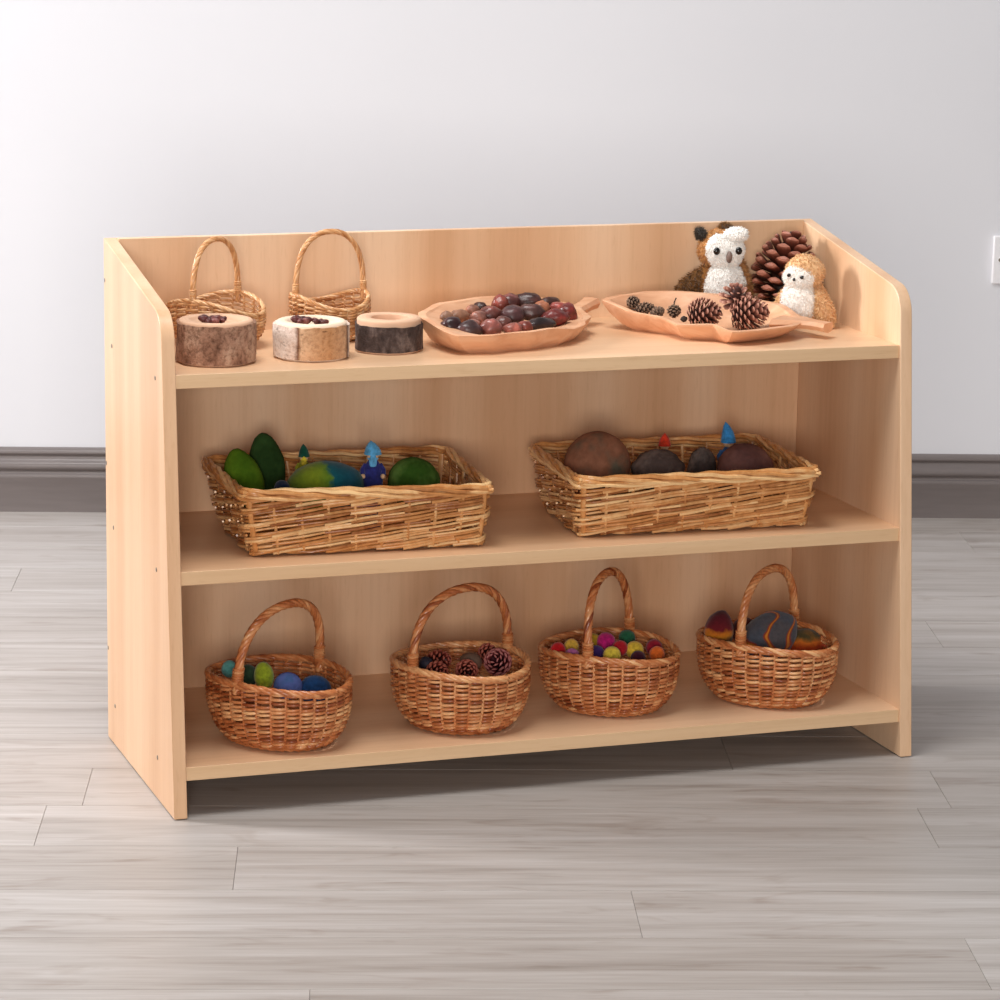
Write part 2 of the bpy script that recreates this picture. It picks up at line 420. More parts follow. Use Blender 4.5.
def oval_basket(label, loc, rz, a, b, h, H, seed, mat, group, ns=30, rows=14, wr=.0024, hr=.0034, lean=0.0, saddle=.004, name='wicker_basket', foot_w=.97):
    rng = random.Random(seed)
    root = thing(name, label, 'basket', loc, rz, group)
    def prof(t):
        pts = [(0,.74),(.08,.82),(.22,.90),(.42,.965),(.65,1.0),(1,1.0)]
        for (t0, s0), (t1, s1) in zip(pts, pts[1:]):
            if t <= t1: return s0+(s1-s0)*(t-t0)/(t1-t0)
        return 1.0
    z0 = .004
    def P(th, t, off=0):
        s = prof(t)
        sd = saddle*t*t*(-math.cos(2*th)+.2)
        nx, ny = b*math.cos(th), a*math.sin(th); ln = math.hypot(nx, ny)
        return Vector((a*s*math.cos(th)+off*nx/ln, b*s*math.sin(th)+off*ny/ln, z0+t*(h-z0)+sd))
    mb = MB()
    for k in range(ns):                      # upright stakes
        th = 2*PI*k/ns
        mb.tube([P(th, t/8, -.0004) for t in range(9)], .0019, 6, False, rng.uniform(.4, .8))
    pitch = 1/rows
    for r in range(rows):                    # waled rods: each passes over a stake and dives behind the next
        tb = rng.uniform(.3, .75); ph = rng.uniform(0, 6.28)
        for k in range(ns):
            pts = []; tone = tb+rng.uniform(-.28, .28); rr = wr*rng.uniform(.88, 1.1)
            for i in range(8):
                q = i/7; j = k-.16+1.32*q; th = 2*PI*j/ns
                t = (r+.5)*pitch+.010*math.sin(th*2+ph)+pitch*.42*(q-.5)
                pts.append(P(th, max(.012, min(.985, t)), -.0030+.0052*math.sin(PI*q)**.8))
            mb.tube(pts, lambda q: rr*(.62+.38*math.sin(PI*q)), 6, False, tone)
    mb.build('woven_body', mat, root, angle=60)
    mb = MB()                                # base
    rg = [[Vector((a*.735*q*math.cos(2*PI*i/40), b*.735*q*math.sin(2*PI*i/40), z)) for i in range(40)] for q, z in ((.9,.0015),(1,.003),(.98,.006),(.6,.0065),(.1,.0065))]
    mb.rings(rg, tone=.3)
    for q in (1.0, .93):
        rope(mb, [Vector((a*.75*q*math.cos(2*PI*i/80), b*.75*q*math.sin(2*PI*i/80), .0036)) for i in range(80)], 2, .0016, .0019, 18, True, 5, (.2,.6), rng)
    mb.build('base', mat, root, angle=60)
    mb = MB()                                # rim braid
    path = [P(2*PI*i/160, 1.0)+Vector((0,0,.0015)) for i in range(160)]
    rope(mb, path, 4, hr*.85, hr*.8, 11, True, 6, (.3, .95), rng)
    mb.build('rim', mat, root, angle=60)
    # handle across the short way
    pts = []; n = 60; hb = b*foot_w
    zr = P(PI/2, 1).z
    for i in range(5): pts.append(Vector((0, -hb-.0015*(1-i/4), zr-.012+.012*i/4)))
    for i in range(1, n):
        ph = PI*i/n
        pts.append(Vector((lean*math.sin(ph), -hb*math.copysign(abs(math.cos(ph))**.9, math.cos(ph)), zr+H*math.sin(ph)**.72)))
    for i in range(5): pts.append(Vector((0, hb+.0015*i/4, zr-.012*i/4)))
    mb = MB(); rope(mb, pts, 5, hr*1.05, hr*.95, 5.5, False, 6, (.08, .72), rng)
    hd = mb.build('handle', mat, root, angle=60)
    for sy in (-1, 1):
        mb = MB()
        for w in range(6):
            zz = zr+.005+w*hr*1.1
            q = min(1, (w*hr*1.1+.005)/H); ph = math.asin(min(1, q**(1/.72)))
            cy = sy*hb*math.cos(ph)**.9; lx = lean*math.sin(ph); rr = hr*2.05
            mb.tube([(lx+rr*math.cos(2*PI*i/14), cy+rr*math.sin(2*PI*i/14), zz+.0006*math.sin(2*PI*i/14)) for i in range(14)], hr*.55, 5, True, rng.uniform(.35,.75))
        mb.build('binding', mat, hd, angle=60)
    return root

def wicker_tray(label, c4, b4, h4, seed, mat):
    """c4: rim corners (FL, FR, BR, BL) xy, b4: foot corners, h4: rim heights"""
    rng = random.Random(seed)
    cx = sum(p[0] for p in b4)/4; cy = sum(p[1] for p in b4)/4
    root = thing('wicker_tray', label, 'basket', (cx, cy, Z2), 0, 'wicker trays on the middle shelf')
    C = [Vector((p[0]-cx, p[1]-cy, h)) for p, h in zip(c4, h4)]
    B = [Vector((p[0]-cx, p[1]-cy, .003)) for p in b4]
    rc = .06                                                      # corner rounding as a share of each side
    # stakes along each side
    nside = (9, 7, 9, 7)
    par = []                                                      # perimeter parameters of stakes
    for s in range(4):
        for k in range(nside[s]): par.append(s+k/nside[s])
    ns = len(par)
    def P(u, t, off=0):
        u %= 4; s = int(u); q = u-s; A, A2 = s, (s+1) % 4
        lo = B[A].lerp(B[A2], q); hi = C[A].lerp(C[A2], q)
        mid = .25*math.sin(t*PI)*.008
        p = lo.lerp(hi, t)
        # soften corners
        ctr = Vector((0,0,p.z)); e = min(q, 1-q)
        if e < rc:
            f = (1-e/rc)**2*.045
            p = p+(ctr-p)*f; p.z = lo.lerp(hi, t).z
        d = B[A2]-B[A]; n = Vector((d.y, -d.x, 0)).normalized()
        # blend normals at corners
        if e < rc:
            o = (s-1) % 4 if q < .5 else (s+1) % 4
            d2 = B[(o+1) % 4]-B[o]; n2 = Vector((d2.y, -d2.x, 0)).normalized()
            w = .5*(1-e/rc); n = (n*(1-w)+n2*w).normalized()
        return p+n*(off+mid)
    mb = MB()
    for k, u in enumerate(par):
        corner = abs(u-round(u)) < 1e-6
        mb.tube([P(u, t/6, 0 if corner else -.0014) for t in range(7)], .0044 if corner else .0024, 6, False, rng.uniform(.4,.8))
        pass
    rows = 6
    def upar(j):                                                  # continuous stake index -> perimeter parameter
        j0 = math.floor(j); fr = j-j0; a = par[j0 % ns]; b = par[(j0+1) % ns]
        if b < a: b += 4
        return a+(b-a)*fr
    for r in range(rows):
        for k in range(ns):
            span = 3; ph = (k % 3)+r
            t0 = (r+.35)/(rows+.15); rise = 1.0/rows; tone = rng.uniform(.1, .95); jit = rng.uniform(-.015, .015)
            pts = []
            M = span*4
            for i in range(M+1):
                q = i/M; j = k+q*span-.2
                off = .0006+.0036*math.cos(2*PI*((j-k)+ph)/3)
                pts.append(P(upar(j), min(.985, max(.015, t0+jit+rise*(q-.35))), off))
            rad = .0026*rng.uniform(.8, 1.15)
            mb.tube(pts, lambda q: rad*(1-.35*q), 6, False, tone)
    mb.build('woven_sides', mat, root, angle=60)
    mb = MB()                                                     # woven floor
    for i in range(26):
        q = (i+.5)/26; a = B[0].lerp(B[3], q); b = B[1].lerp(B[2], q); sg = 1 if i % 2 else -1
        mb.tube([a.lerp(b, w/30)+Vector((0,0,.003+.0018*sg*math.cos(w*PI/3))) for w in range(31)], .0036, 5, False, rng.uniform(.1,.7))
    for i in range(1, 10):
        a = B[0].lerp(B[1], i/10); b = B[3].lerp(B[2], i/10)
        mb.tube([a+Vector((0,0,.003)), b+Vector((0,0,.003))], .0028, 5, False, .4)
    mb.build('woven_floor', mat, root, angle=60)
    mb = MB()                                                     # laid border
    N = 220
    path = [P(4*i/N, 1.0)+Vector((0,0,.002+.0008*math.sin(i*.9))) for i in range(N)]
    rope(mb, path, 4, .0042, .0034, 5, True, 6, (.25, 1.0), rng)
    rope(mb, [P(4*i/N, .955, .003)+Vector((0,0,.0)) for i in range(N)], 2, .0026, .0028, 9, True, 5, (.4, 1.0), rng)
    for s in range(4):                                            # cut rod ends sticking out at the corners
        for j in range(2):
            p = P(s, 1); d = Vector((C[s].x, C[s].y, 0)).normalized()
            e = p+d*(.010+.004*j)+Vector((0,0,.005*(1-j)))
            mb.tube([p-d*.004, e], .0026, 6, False, rng.uniform(.6,1))
    mb.build('rim', mat, root, angle=60)
    return root

wicker_tray('rectangular wicker tray of green felt stones and little elves on the middle shelf',
    [(.120,.080),(.474,.062),(.496,.336),(.124,.326)], [(.136,.098),(.470,.080),(.480,.308),(.144,.308)], (.092,.086,.088,.092), 3, WICKER_T)
wicker_tray('rectangular wicker tray of brown and grey stones on the middle shelf',
    [(.612,.072),(.975,.052),(.990,.318),(.630,.332)], [(.622,.097),(.972,.083),(.980,.297),(.642,.311)], (.086,.086,.086,.086), 8, WICKER_T)

GB = 'handled wicker baskets on the bottom shelf'
def bottom_basket(label, cxy, rz, a, b, h, apex, seed, lean=0):
    hy = cxy[1]
    top = at(apex[0], apex[1], hy).z-Z1
    H = top-h-.010
    return oval_basket(label, (cxy[0], cxy[1], Z1), R(rz), a, b, h, H, seed, WICKER_B, GB, lean=lean)
bottom_basket('handled oval basket of blue and green felt eggs, leftmost on the bottom shelf', (.180,.119), -58, .110, .087, .089, (293,598), 11, .016)
bottom_basket('handled oval basket of reddish pine cones and a grey stone on the bottom shelf', (.454,.128), -67, .102, .094, .088, (459.5,584), 12, .006)
bottom_basket('handled oval basket of bright felt balls on the bottom shelf', (.693,.152), -42, .102, .088, .085, (607.5,570.5), 13, -.007)
bottom_basket('handled oval basket of banded felt stones, at the right end of the bottom shelf', (.938,.131), -52, .106, .086, .089, (771,566), 14)

GT = 'small handled baskets at the back of the top shelf'
oval_basket('small handled basket behind the brown-barked log bowl on the top shelf', (.134,.296,Z3), R(-50), .074, .056, .056, .084, 21, WICKER_P, GT, 22, 10, .0021, .0022, 0, .010)
oval_basket('small handled basket with pinched rim behind the white-barked birch log bowl', (.309,.316,Z3), R(-80), .058, .056, .054, .091, 22, WICKER_P, GT, 22, 10, .0021, .0021, 0, .009)

# ================================================================ LOG BOWLS
def bark(name, c1, c2, c3, scale, crack=.5):
    m = Mat(name, .85, .2)
    v = m.coord((1,1,.6)); n = m.noise(v, scale, 5, .65, .4); f = m.noise(m.coord(), 160, 4, .7)
    c = m.ramp(n, [(.30, c1), (.5, c2), (.68, c3)])
    c = m.mix(crack, c, m.ramp(f, [(.32, (150,135,125)), (.55, (255,255,255))]), 'MULTIPLY')
    m.color(c); m.bump(m.math('ADD', n, f), .7, .003); return m.m
def birch(name, rad):
    m = Mat(name, .85, .2)
    sp = m.n('ShaderNodeSeparateXYZ'); m.l(m.coord(), sp.inputs[0])
    mr = m.n('ShaderNodeMapRange'); mr.inputs[1].default_value = -rad; mr.inputs[2].default_value = rad; m.l(sp.outputs[0], mr.inputs[0])
    n = m.noise(m.coord((1,1,.5)), 60, 4, .6); f = m.noise(m.coord(), 150, 4, .7); mk = m.noise(m.coord((1,1,2.2)), 55, 3, .6)
    t = m.math('ADD', mr.outputs[0], m.math('MULTIPLY', m.math('SUBTRACT', n, .5), .10))
    c = m.ramp(t, [(.0, (236,220,208)), (.17, (228,204,190)), (.205, (120,76,50)), (.235, (226,186,150)), (.40, (206,158,118)), (.62, (196,144,100)), (.86, (210,168,132)), (.90, (92,62,46)), (.935, (230,210,196))])
    c = m.mix(.8, c, m.ramp(mk, [(.28, (120,100,90)), (.38, (255,255,255))]), 'MULTIPLY')
    c = m.mix(.6, c, m.ramp(f, [(.30, (176,152,132)), (.55, (255,255,255))]), 'MULTIPLY')
    m.color(c); m.bump(m.math('ADD', n, f), .7, .003); return m.m
def endgrain(name, c0, c1):
    m = Mat(name, .7, .25)
    w = m.n('ShaderNodeTexWave', wave_type='RINGS', rings_direction='Z'); w.inputs['Scale'].default_value = 60; w.inputs['Distortion'].default_value = 1.5
    m.l(m.coord(), w.inputs['Vector'])
    m.color(m.ramp(w.outputs['Fac'], [(0, c0), (1, c1)])); return m.m
def log_bowl(label, loc, rad, h, hole, depth, bmat, wmat, seed, lip=.004, rz=0):
    root = thing('log_bowl', label, 'log bowl', loc, rz, 'hollowed log bowls on the top shelf')
    n = 64
    def q(i, amp=.03): return 1+amp*noise.noise(Vector((math.cos(2*PI*i/n)*1.6, math.sin(2*PI*i/n)*1.6, seed*5.1)))
    def ring(r, z, amp=.04, ox=0, tilt=0):
        return [Vector((r*q(i, amp)*math.cos(2*PI*i/n)+ox, r*q(i, amp)*math.sin(2*PI*i/n), z+tilt*math.sin(2*PI*i/n+seed))) for i in range(n)]
    mb = MB()
    def wob(p, t): return p+Vector((p.x, p.y, 0))*.05*noise.noise(Vector((p.x*55, p.y*55, t*.8+seed)))
    up = lambda z: [Vector((p.x, p.y, p.z+.0022*noise.noise(Vector((p.x*60, p.y*60, seed*2.0))))) for p in z]
    zt = h-lip
    L = [[wob(p, k/8) for p in ring(rad*.985, .003+(zt-.003)*k/8)] for k in range(9)]
    L[-1] = up(L[-1]); L.append(up(ring(rad*.925, zt-.0006))); L.append(ring(rad*.925, .0035))
    mb.rings(L, False, False)
    n_ = n; last = len(mb.v)-n_
    for i in range(n_): mb.face((last+i, last+(i+1) % n_, (i+1) % n_, i))
    mb.build('bark', bmat, root, angle=50)
    mb = MB(); rr = rad*.922
    mb.rings([ring(rr*.96, 0), ring(rr, .002), ring(rr, h-.0035), ring(rr-.0006, h-.0014), ring(rr-.0025, h), ring(hole+.0022, h, .06, .002), ring(hole+.0004, h-.0012, .06, .002), ring(hole*.97, h-depth*.5, .06, .002), ring(hole*.86, h-depth, .05, .002), ring(hole*.4, h-depth-.0008, .03, .002)], True, True)
    mb.build('hollowed_wood', wmat, root, angle=45)
    return root
ENDP = endgrain('pale_end_grain', (232,206,180), (238,214,190)); ENDR = endgrain('reddish_end_grain', (214,172,142), (220,180,150))
log_bowl('brown-barked log bowl at the left end of the top shelf', (.099,.156,Z3), .0565, .060, .038, .0075, bark('brown_bark', (120,84,66), (164,124,102), (194,160,136), 34, .85), ENDR, 1, .0035)
log_bowl('white-barked birch log bowl between the two darker log bowls', (.239,.164,Z3), .0545, .052, .036, .0070, birch('birch_bark', .0545), ENDP, 2, .0035, 0)
log_bowl('charcoal-barked log bowl with empty hollow, beside the first leaf dish', (.361,.194,Z3), .0500, .048, .027, .016, bark('charcoal_bark', (50,40,38), (80,66,62), (118,102,96), 60, .5), ENDR, 3, .0085)

# ================================================================ LEAF DISHES
def leaf_dish(label, outline, stem, seed, foot, shallow=0.0):
    """outline: rim points (x, y, z above the shelf) anticlockwise or clockwise, coarse on purpose: carved facets"""
    cx = sum(p[0] for p in outline)/len(outline); cy = sum(p[1] for p in outline)/len(outline)
    root = thing('leaf_dish', label, 'dish', (cx, cy, Z3), 0, 'carved wooden leaf dishes')
    pts = [Vector((p[0]-cx, p[1]-cy, p[2])) for p in outline]; n = len(pts); S = 5
    rim = []
    for i in range(n):
        p0, p1, p2, p3 = pts[i-1], pts[i], pts[(i+1) % n], pts[(i+2) % n]
        for k in range(S):
            t = k/S; ct = .22                          # cardinal spline, fairly tight
            m1 = (p2-p0)*ct; m2 = (p3-p1)*ct
            rim.append(p1*(2*t**3-3*t*t+1)+m1*(t**3-2*t*t+t)+p2*(-2*t**3+3*t*t)+m2*(t**3-t*t))
    rim = [Vector((p.x*(1+q), p.y*(1+q), p.z)) for p, q in ((p, .022*math.sin(2*PI*k*(11 if shallow else 9)/len(rim))) for k, p in enumerate(rim))]
    def ring(s, fz, zc=None, inset=0, smooth=0):
        out = []
        for i, p in enumerate(rim):
            q = p
            if smooth:                                 # inside of the bowl is rounder than the carved outside
                N = len(rim); q = sum((rim[(i+j) % N] for j in range(-smooth, smooth+1)), Vector())/(2*smooth+1)
            d = Vector((q.x, q.y, 0)); L = d.length
            d = d*s-d/L*inset
            z = fz(q.z) if zc is None else zc
            out.append(Vector((d.x, d.y, z)))
        return out
    mb = MB()
    mb.rings([ring(foot*.6, None, 0.0), ring(foot, None, .0), ring(foot+(1-foot)*.40, lambda z: .22*z), ring(foot+(1-foot)*.78, lambda z: z*.6), ring(.995, lambda z: z*.9), ring(1.0, lambda z: z), ring(1.0, lambda z: z+.0008, None, .003),
              ring(1.0, lambda z: z, None, .011, 1), ring(1.0, lambda z: z-.003, None, .0135, 2), ring(.82, lambda z: z*(.52+shallow)+.004-.002*shallow, None, .010, 3), ring(.66, lambda z: z*(.2+1.3*shallow)+.007, None, .005, 4), ring(.4, lambda z: .008+z*.7*shallow, None, 0, 4), ring(.1, lambda z: .007+z*.5*shallow, None, 0, 4)], True, True)
    mb.build('bowl', CARVED, root, angle=22)
    mb = MB()
    sp = [Vector((p[0]-cx, p[1]-cy, p[2])) for p in stem]
    rg = []
    for i, p in enumerate(sp):
        tg = (sp[min(i+1, len(sp)-1)]-sp[max(i-1, 0)]); tg.z = 0; tg.normalize(); sd = Vector((-tg.y, tg.x, 0))
        w, h = stem[i][3], stem[i][4]
        rg.append([p+sd*w*a+Vector((0,0,h*b)) for a, b in ((-1,.2),(-.75,1),(.75,1),(1,.2),(.75,-.7),(0,-1),(-.75,-.7))])
    mb.rings(rg); mb.build('stem', CARVED, root, angle=30)
    return root
leaf_dish('carved wooden leaf dish heaped with dark polished nuts, on the top shelf',
    [(.440,.118,.029),(.414,.195,.040),(.424,.245,.046),(.468,.290,.050),(.536,.330,.050),(.612,.352,.048),(.668,.338,.040),(.694,.300,.034),(.690,.255,.027),(.668,.215,.024),(.640,.178,.0225),(.600,.150,.029),(.548,.128,.029),(.490,.115,.029)],
    [(.672,.300,.022,.013,.009),(.700,.322,.027,.011,.008),(.716,.338,.030,.012,.008),(.728,.350,.0315,.015,.009)], 1, .80, .2)
leaf_dish('carved wooden leaf dish holding pine cones, in front of the owls',
    [(.727,.302,.043),(.764,.330,.046),(.806,.342,.048),(.864,.328,.049),(.915,.298,.047),(.967,.280,.041),(.992,.248,.037),(1.000,.205,.031),(.996,.170,.025),(.975,.138,.022),(.945,.124,.023),(.905,.105,.0225),(.853,.104,.0225),(.838,.140,.0275),(.793,.166,.0255),(.782,.222,.029),(.752,.265,.032)],
    [(.968,.196,.0185,.042,.008),(.988,.176,.019,.030,.0075),(1.003,.160,.0185,.017,.007),(1.013,.147,.0175,.0135,.007),(1.021,.136,.0165,.0155,.0075)], 2, .70)

# ================================================================ SMALL THINGS
def rot(rx=0, ry=0, rz=0):
    return (Matrix.Rotation(R(rz), 3, 'Z') @ Matrix.Rotation(R(ry), 3, 'Y') @ Matrix.Rotation(R(rx), 3, 'X'))
def lump(name, label, cat, c, rad, mat, rt=None, seed=0, amp=.08, freq=1.6, group=None, sub=3, shape=None):
    """one rounded thing as one mesh; c = centre in the shelf frame, origin at its base"""
    M = rt if rt is not None else Matrix.Identity(3)
    mb = MB(); mb.blob((0,0,0), rad, M, seed, amp, freq, sub, .5, shape)
    lo = min(v[2] for v in mb.v)
    mb.v = [(x, y, z-lo) for x, y, z in mb.v]
    o = mb.build(name, mat, None, angle=80)
    tag(o, label, cat, group); return place(o, (c[0], c[1], c[2]+lo))

# ---- nuts in the first leaf dish: photo position, size, colour, words
GN = 'polished nuts heaped in the leaf dish'
nuts = [  # u, v, y, half width px, half height px, colour, gloss, label
 (452,326,.192,9,8,(62,34,36),.25,'dark plum round nut at the left front of the leaf dish heap'),
 (469,330,.178,11,8,(74,50,50),.35,'grey-plum lumpy nut at the front left of the leaf dish heap'),
 (459,316.5,.235,10,6,(160,112,86),.5,'large tan speckled nut at the left side of the leaf dish heap'),
 (447,317,.228,6,5,(168,122,96),.5,'small tan nut at the far left tip of the leaf dish heap'),
 (473,310.5,.268,6,5,(150,98,78),.5,'small light brown nut at the back left of the leaf dish heap'),
 (480,307.5,.285,6,4.5,(74,42,34),.4,'small dark nut at the back left rim of the leaf dish heap'),
 (478,318,.232,8,6,(166,108,92),.3,'pinkish brown nut between the tan nut and the red-brown nut'),
 (490,315,.245,10,7.5,(116,62,54),.3,'red-brown round nut left of the purple-brown one in the heap'),
 (473,325,.196,6,5,(176,120,106),.3,'small pink-brown nut above the grey-plum nut at the front'),
 (491,328,.182,9,8,(142,84,76),.25,'shiny pink-brown nut with pale top at the front of the heap'),
 (503,323,.208,7,6,(110,66,58),.35,'brown nut between the two front pink-brown nuts'),
 (500,304.5,.292,7,8,(148,72,60),.3,'upright reddish nut at the back of the heap, left of the peak'),
 (510,302.5,.300,9,7.5,(104,58,54),.35,'dark red nut at the peak of the heap'),
 (512.5,315.6,.236,10,9,(92,58,58),.4,'big purple-brown nut in the middle of the heap'),
 (513,329.5,.184,8.5,6,(152,88,76),.3,'pale-topped brown nut at the front centre of the heap'),
 (525,328,.190,7,6,(140,66,54),.3,'red nut with a pale tip at the front of the heap'),
 (528,301.5,.302,12,7.5,(72,42,38),.35,'large dark nut topping the right of the heap'),
 (531,312,.256,12,7,(84,54,50),.35,'large dark brown nut below the topmost dark one'),
 (540.5,324.5,.205,14.5,6,(50,36,36),.18,'smooth blackish long nut at the front right of the heap'),
 (542,309,.275,7,7,(170,104,74),.4,'orange-tan nut at the right of the heap'),
 (550,303,.300,10,5.5,(84,50,42),.4,'dark brown nut at the back right rim of the heap'),
 (555,317.5,.240,12,7,(116,46,42),.25,'deep red nut right of the smooth blackish one'),
 (558,308,.280,7,5.5,(168,84,76),.3,'rosy nut behind the deep red nut'),
 (567,314,.262,8,9,(132,50,44),.3,'bright red-brown nut at the right end of the heap'),
]
for i, (u, v, y, a, b, c, g, lab) in enumerate(nuts):
    p = at(u, v, y); k = msize(1, p)
    m = twotone('nut_skin_%d' % i, tuple(int(x*.72) for x in c), c, 60, max(.32, g), .45, .12, .3, .45, tuple(min(255, int(x*1.22)) for x in c), (i*.7, i*.3, 0))
    lump('nut', lab, 'nut', p, (a*k*1.24, min(a, b)*k*1.25, b*k*1.24), m, rot(random.Random(i).uniform(-15,15), 0, random.Random(i+50).uniform(-25,25)), i, .16, 1.5, GN)

# ---- pods in the log bowls
pod = cone_mat('dark_red_pod', (50,24,22), (94,46,44), (150,92,84), .4)
def pod_cluster(label, c, r, seed, n=6):
    mb = MB(); rng = random.Random(seed)
    for k in range(n):
        a = 2*PI*k/n+rng.uniform(-.2,.2); e = rng.uniform(.1,.5)
        d = Vector((math.cos(a)*math.cos(e), math.sin(a)*math.cos(e), math.sin(e)))
        mb.blob(d*r*.55, (r*.55, r*.30, r*.34), Matrix.Rotation(a, 3, 'Z') @ Matrix.Rotation(-e, 3, 'Y'), seed+k, .25, 2, 2, rng.uniform(.3,.8))
    mb.blob((0,0,r*.1), (r*.4,r*.4,r*.35), None, seed, .2, 2, 2, .4)
    lo = min(v[2] for v in mb.v); mb.v = [(x, y, z-lo) for x, y, z in mb.v]
    o = mb.build('seed_pod', pod, None, angle=60); tag(o, label, 'seed pod', 'seed pods in the log bowls'); place(o, c)
ztop = Z3+.060
pod_cluster('tall dark red seed pod in the brown-barked log bowl', (.088,.146,Z3+.0530), .0160, 1)
pod_cluster('small plum seed pod lying at the right in the brown-barked log bowl', (.106,.158,Z3+.0530), .0105, 2, 5)
pod_cluster('biggest dark red seed pod in the birch log bowl', (.223,.161,Z3+.0455), .0150, 3)
pod_cluster('small round seed pod at the right in the birch log bowl', (.249,.156,Z3+.0455), .0120, 4, 5)
pod_cluster('small seed pod at the back left of the birch log bowl', (.228,.184,Z3+.0455), .0105, 5, 5)

# ---- pine cones
def cone_scales(mb, L, Rm, n, ln, w, th, seed, e0=5, e1=78, spread=1.0, prof=None, core=.42, hook=.0):
    rng = random.Random(seed)
    prof = prof or (lambda t: math.sin(PI*(.16+.80*t))**.75)
    mb.rings([[Vector((max(.0008, Rm*core*prof(k/10))*math.cos(2*PI*i/12), max(.0008, Rm*core*prof(k/10))*math.sin(2*PI*i/12), L*k/10*.97)) for i in range(12)] for k in range(11)], tone=.05)
    for i in range(n):
        t = (i+.5)/n; az = i*2.399963+rng.uniform(-.06,.06); r = Rm*prof(t)*spread
        e = R(e0+(e1-e0)*t**1.15+rng.uniform(-5,5))
        rd = Vector((math.cos(az), math.sin(az), 0)); up = Vector((0,0,1)); sd = Vector((-math.sin(az), math.cos(az), 0))
        d = rd*math.cos(e)+up*math.sin(e); nn = -rd*math.sin(e)+up*math.cos(e)
        sc = .55+.45*prof(t)
        tip = rd*r+up*(L*t); l = ln*sc; base = tip-d*l
        tn = rng.uniform(-.12,.12); secs = []
        for s, ww, tt, to in ((0,.35,.35,.05),(.45,.75,.5,.3),(.78,1.0,.95,.6),(.93,.85,1.0,.85),(1.0,.45,.55,1.0)):
            p = base+d*(l*s)+nn*(hook*l*s*s)
            W_, T_ = w*sc*ww*.5, th*sc*tt*.5
            secs.append(([p+sd*W_*a+nn*T_*b for a, b in ((-1,-.1),(-.55,.6),(0,1.0),(.55,.6),(1,-.1),(.5,-.8),(-.5,-.8))], to))
        I = [[mb.vert(p, max(0, min(1, to+tn))) for p in rg] for rg, to in secs]
        for a, b in zip(I, I[1:]):
            for k in range(7): mb.face((a[k], a[(k+1) % 7], b[(k+1) % 7], b[k]))
        mb.face(I[0][::-1]); mb.face(I[-1])
def pine_cone(label, c, M, L, Rm, n, ln, w, th, seed, mat, group=None, name='pine_cone', stalk=0, **kw):
    """c = middle of the cone in the shelf frame"""
    mb = MB(); cone_scales(mb, L, Rm, n, ln, w, th, seed, **kw)
    if stalk: mb.tube([(0,0,.002), (.001,0,-stalk*.5), (.004,0,-stalk)], .0011, 6, False, .2)
    V = [M @ (Vector(v)-Vector((0,0,L/2))) for v in mb.v]; lo = min(v.z for v in V)
    mb.v = [(v.x, v.y, v.z-lo) for v in V]
    o = mb.build(name, mat, None, angle=35); tag(o, label, 'pine cone', group); return place(o, (c[0], c[1], c[2]+lo))
BIGC = cone_mat('large_cone_scales', (42,18,12), (108,54,40), (170,110,90), .45)
SMC = cone_mat('small_cone_scales', (62,32,26), (142,88,72), (190,138,118), .65)
GRYC = cone_mat('grey_cone_scales', (54,40,32), (104,80,64), (140,114,94), .85)
REDC = cone_mat('red_cone_scales', (48,16,14), (122,46,36), (170,92,76), .5)
pc = at(787, 264, .345)
pine_cone('large dark brown pine cone leaning in the corner between the two owls', (pc.x+.000, pc.y+.004, Z3+.076), rot(-8, 15, 0), .120, .0525, 72, .037, .0270, .0105, 4, BIGC, spread=1.0, e0=-12, e1=64)
GD = 'pine cones in the leaf dish'
p = at(706, 314, .215); pine_cone('bristly brown pine cone lying left of the upright one in the leaf dish', p, rot(80, 0, 60), .050, .0245, 96, .016, .0092, .0030, 5, SMC, GD, e0=5, e1=74, hook=-.12)
p = at(751, 313, .190); pine_cone('bristly brown pine cone lying at the right, tip to the right, in the leaf dish', p, rot(0, 78, -20), .056, .0270, 100, .018, .0100, .0032, 6, SMC, GD, e0=5, e1=74, hook=-.12)
p = at(736, 295.5, .205); pine_cone('open brown pine cone standing on top of the others in the leaf dish', p, rot(38, -6, 0), .038, .0235, 52, .0190, .0078, .0030, 7, SMC, GD, e0=-5, e1=62, hook=-.2)
for k, (u, v, y, L, rr, M, lab) in enumerate([
    (634,302,.292,.019,.0098, rot(70,20,30), 'small round grey-brown cone at the left tip of the leaf dish'),
    (646,308,.268,.028,.0092, rot(80,0,70), 'small long grey-brown cone, middle of three at the left of the leaf dish'),
    (658,312,.250,.024,.0090, rot(75,10,110), 'small grey-brown cone nearest the stalked one in the leaf dish'),
    (674,312,.235,.018,.0108, rot(150,10,0), 'small dark round stalked cone beside the bristly pine cones')]):
    p = at(u, v, y)
    pine_cone(lab, p, M, L, rr, 40, .008, .0062, .0028, 30+k, GRYC, GD, stalk=.014 if k == 3 else .006, e0=20, e1=80)
p = at(684, 319, .200); lump('seed', 'small dark seed beside the bristly pine cone in the leaf dish', 'seed', p, (.0055,.004,.0045), plain('dark_seed', (50,36,30), .6), None, 3, .2)

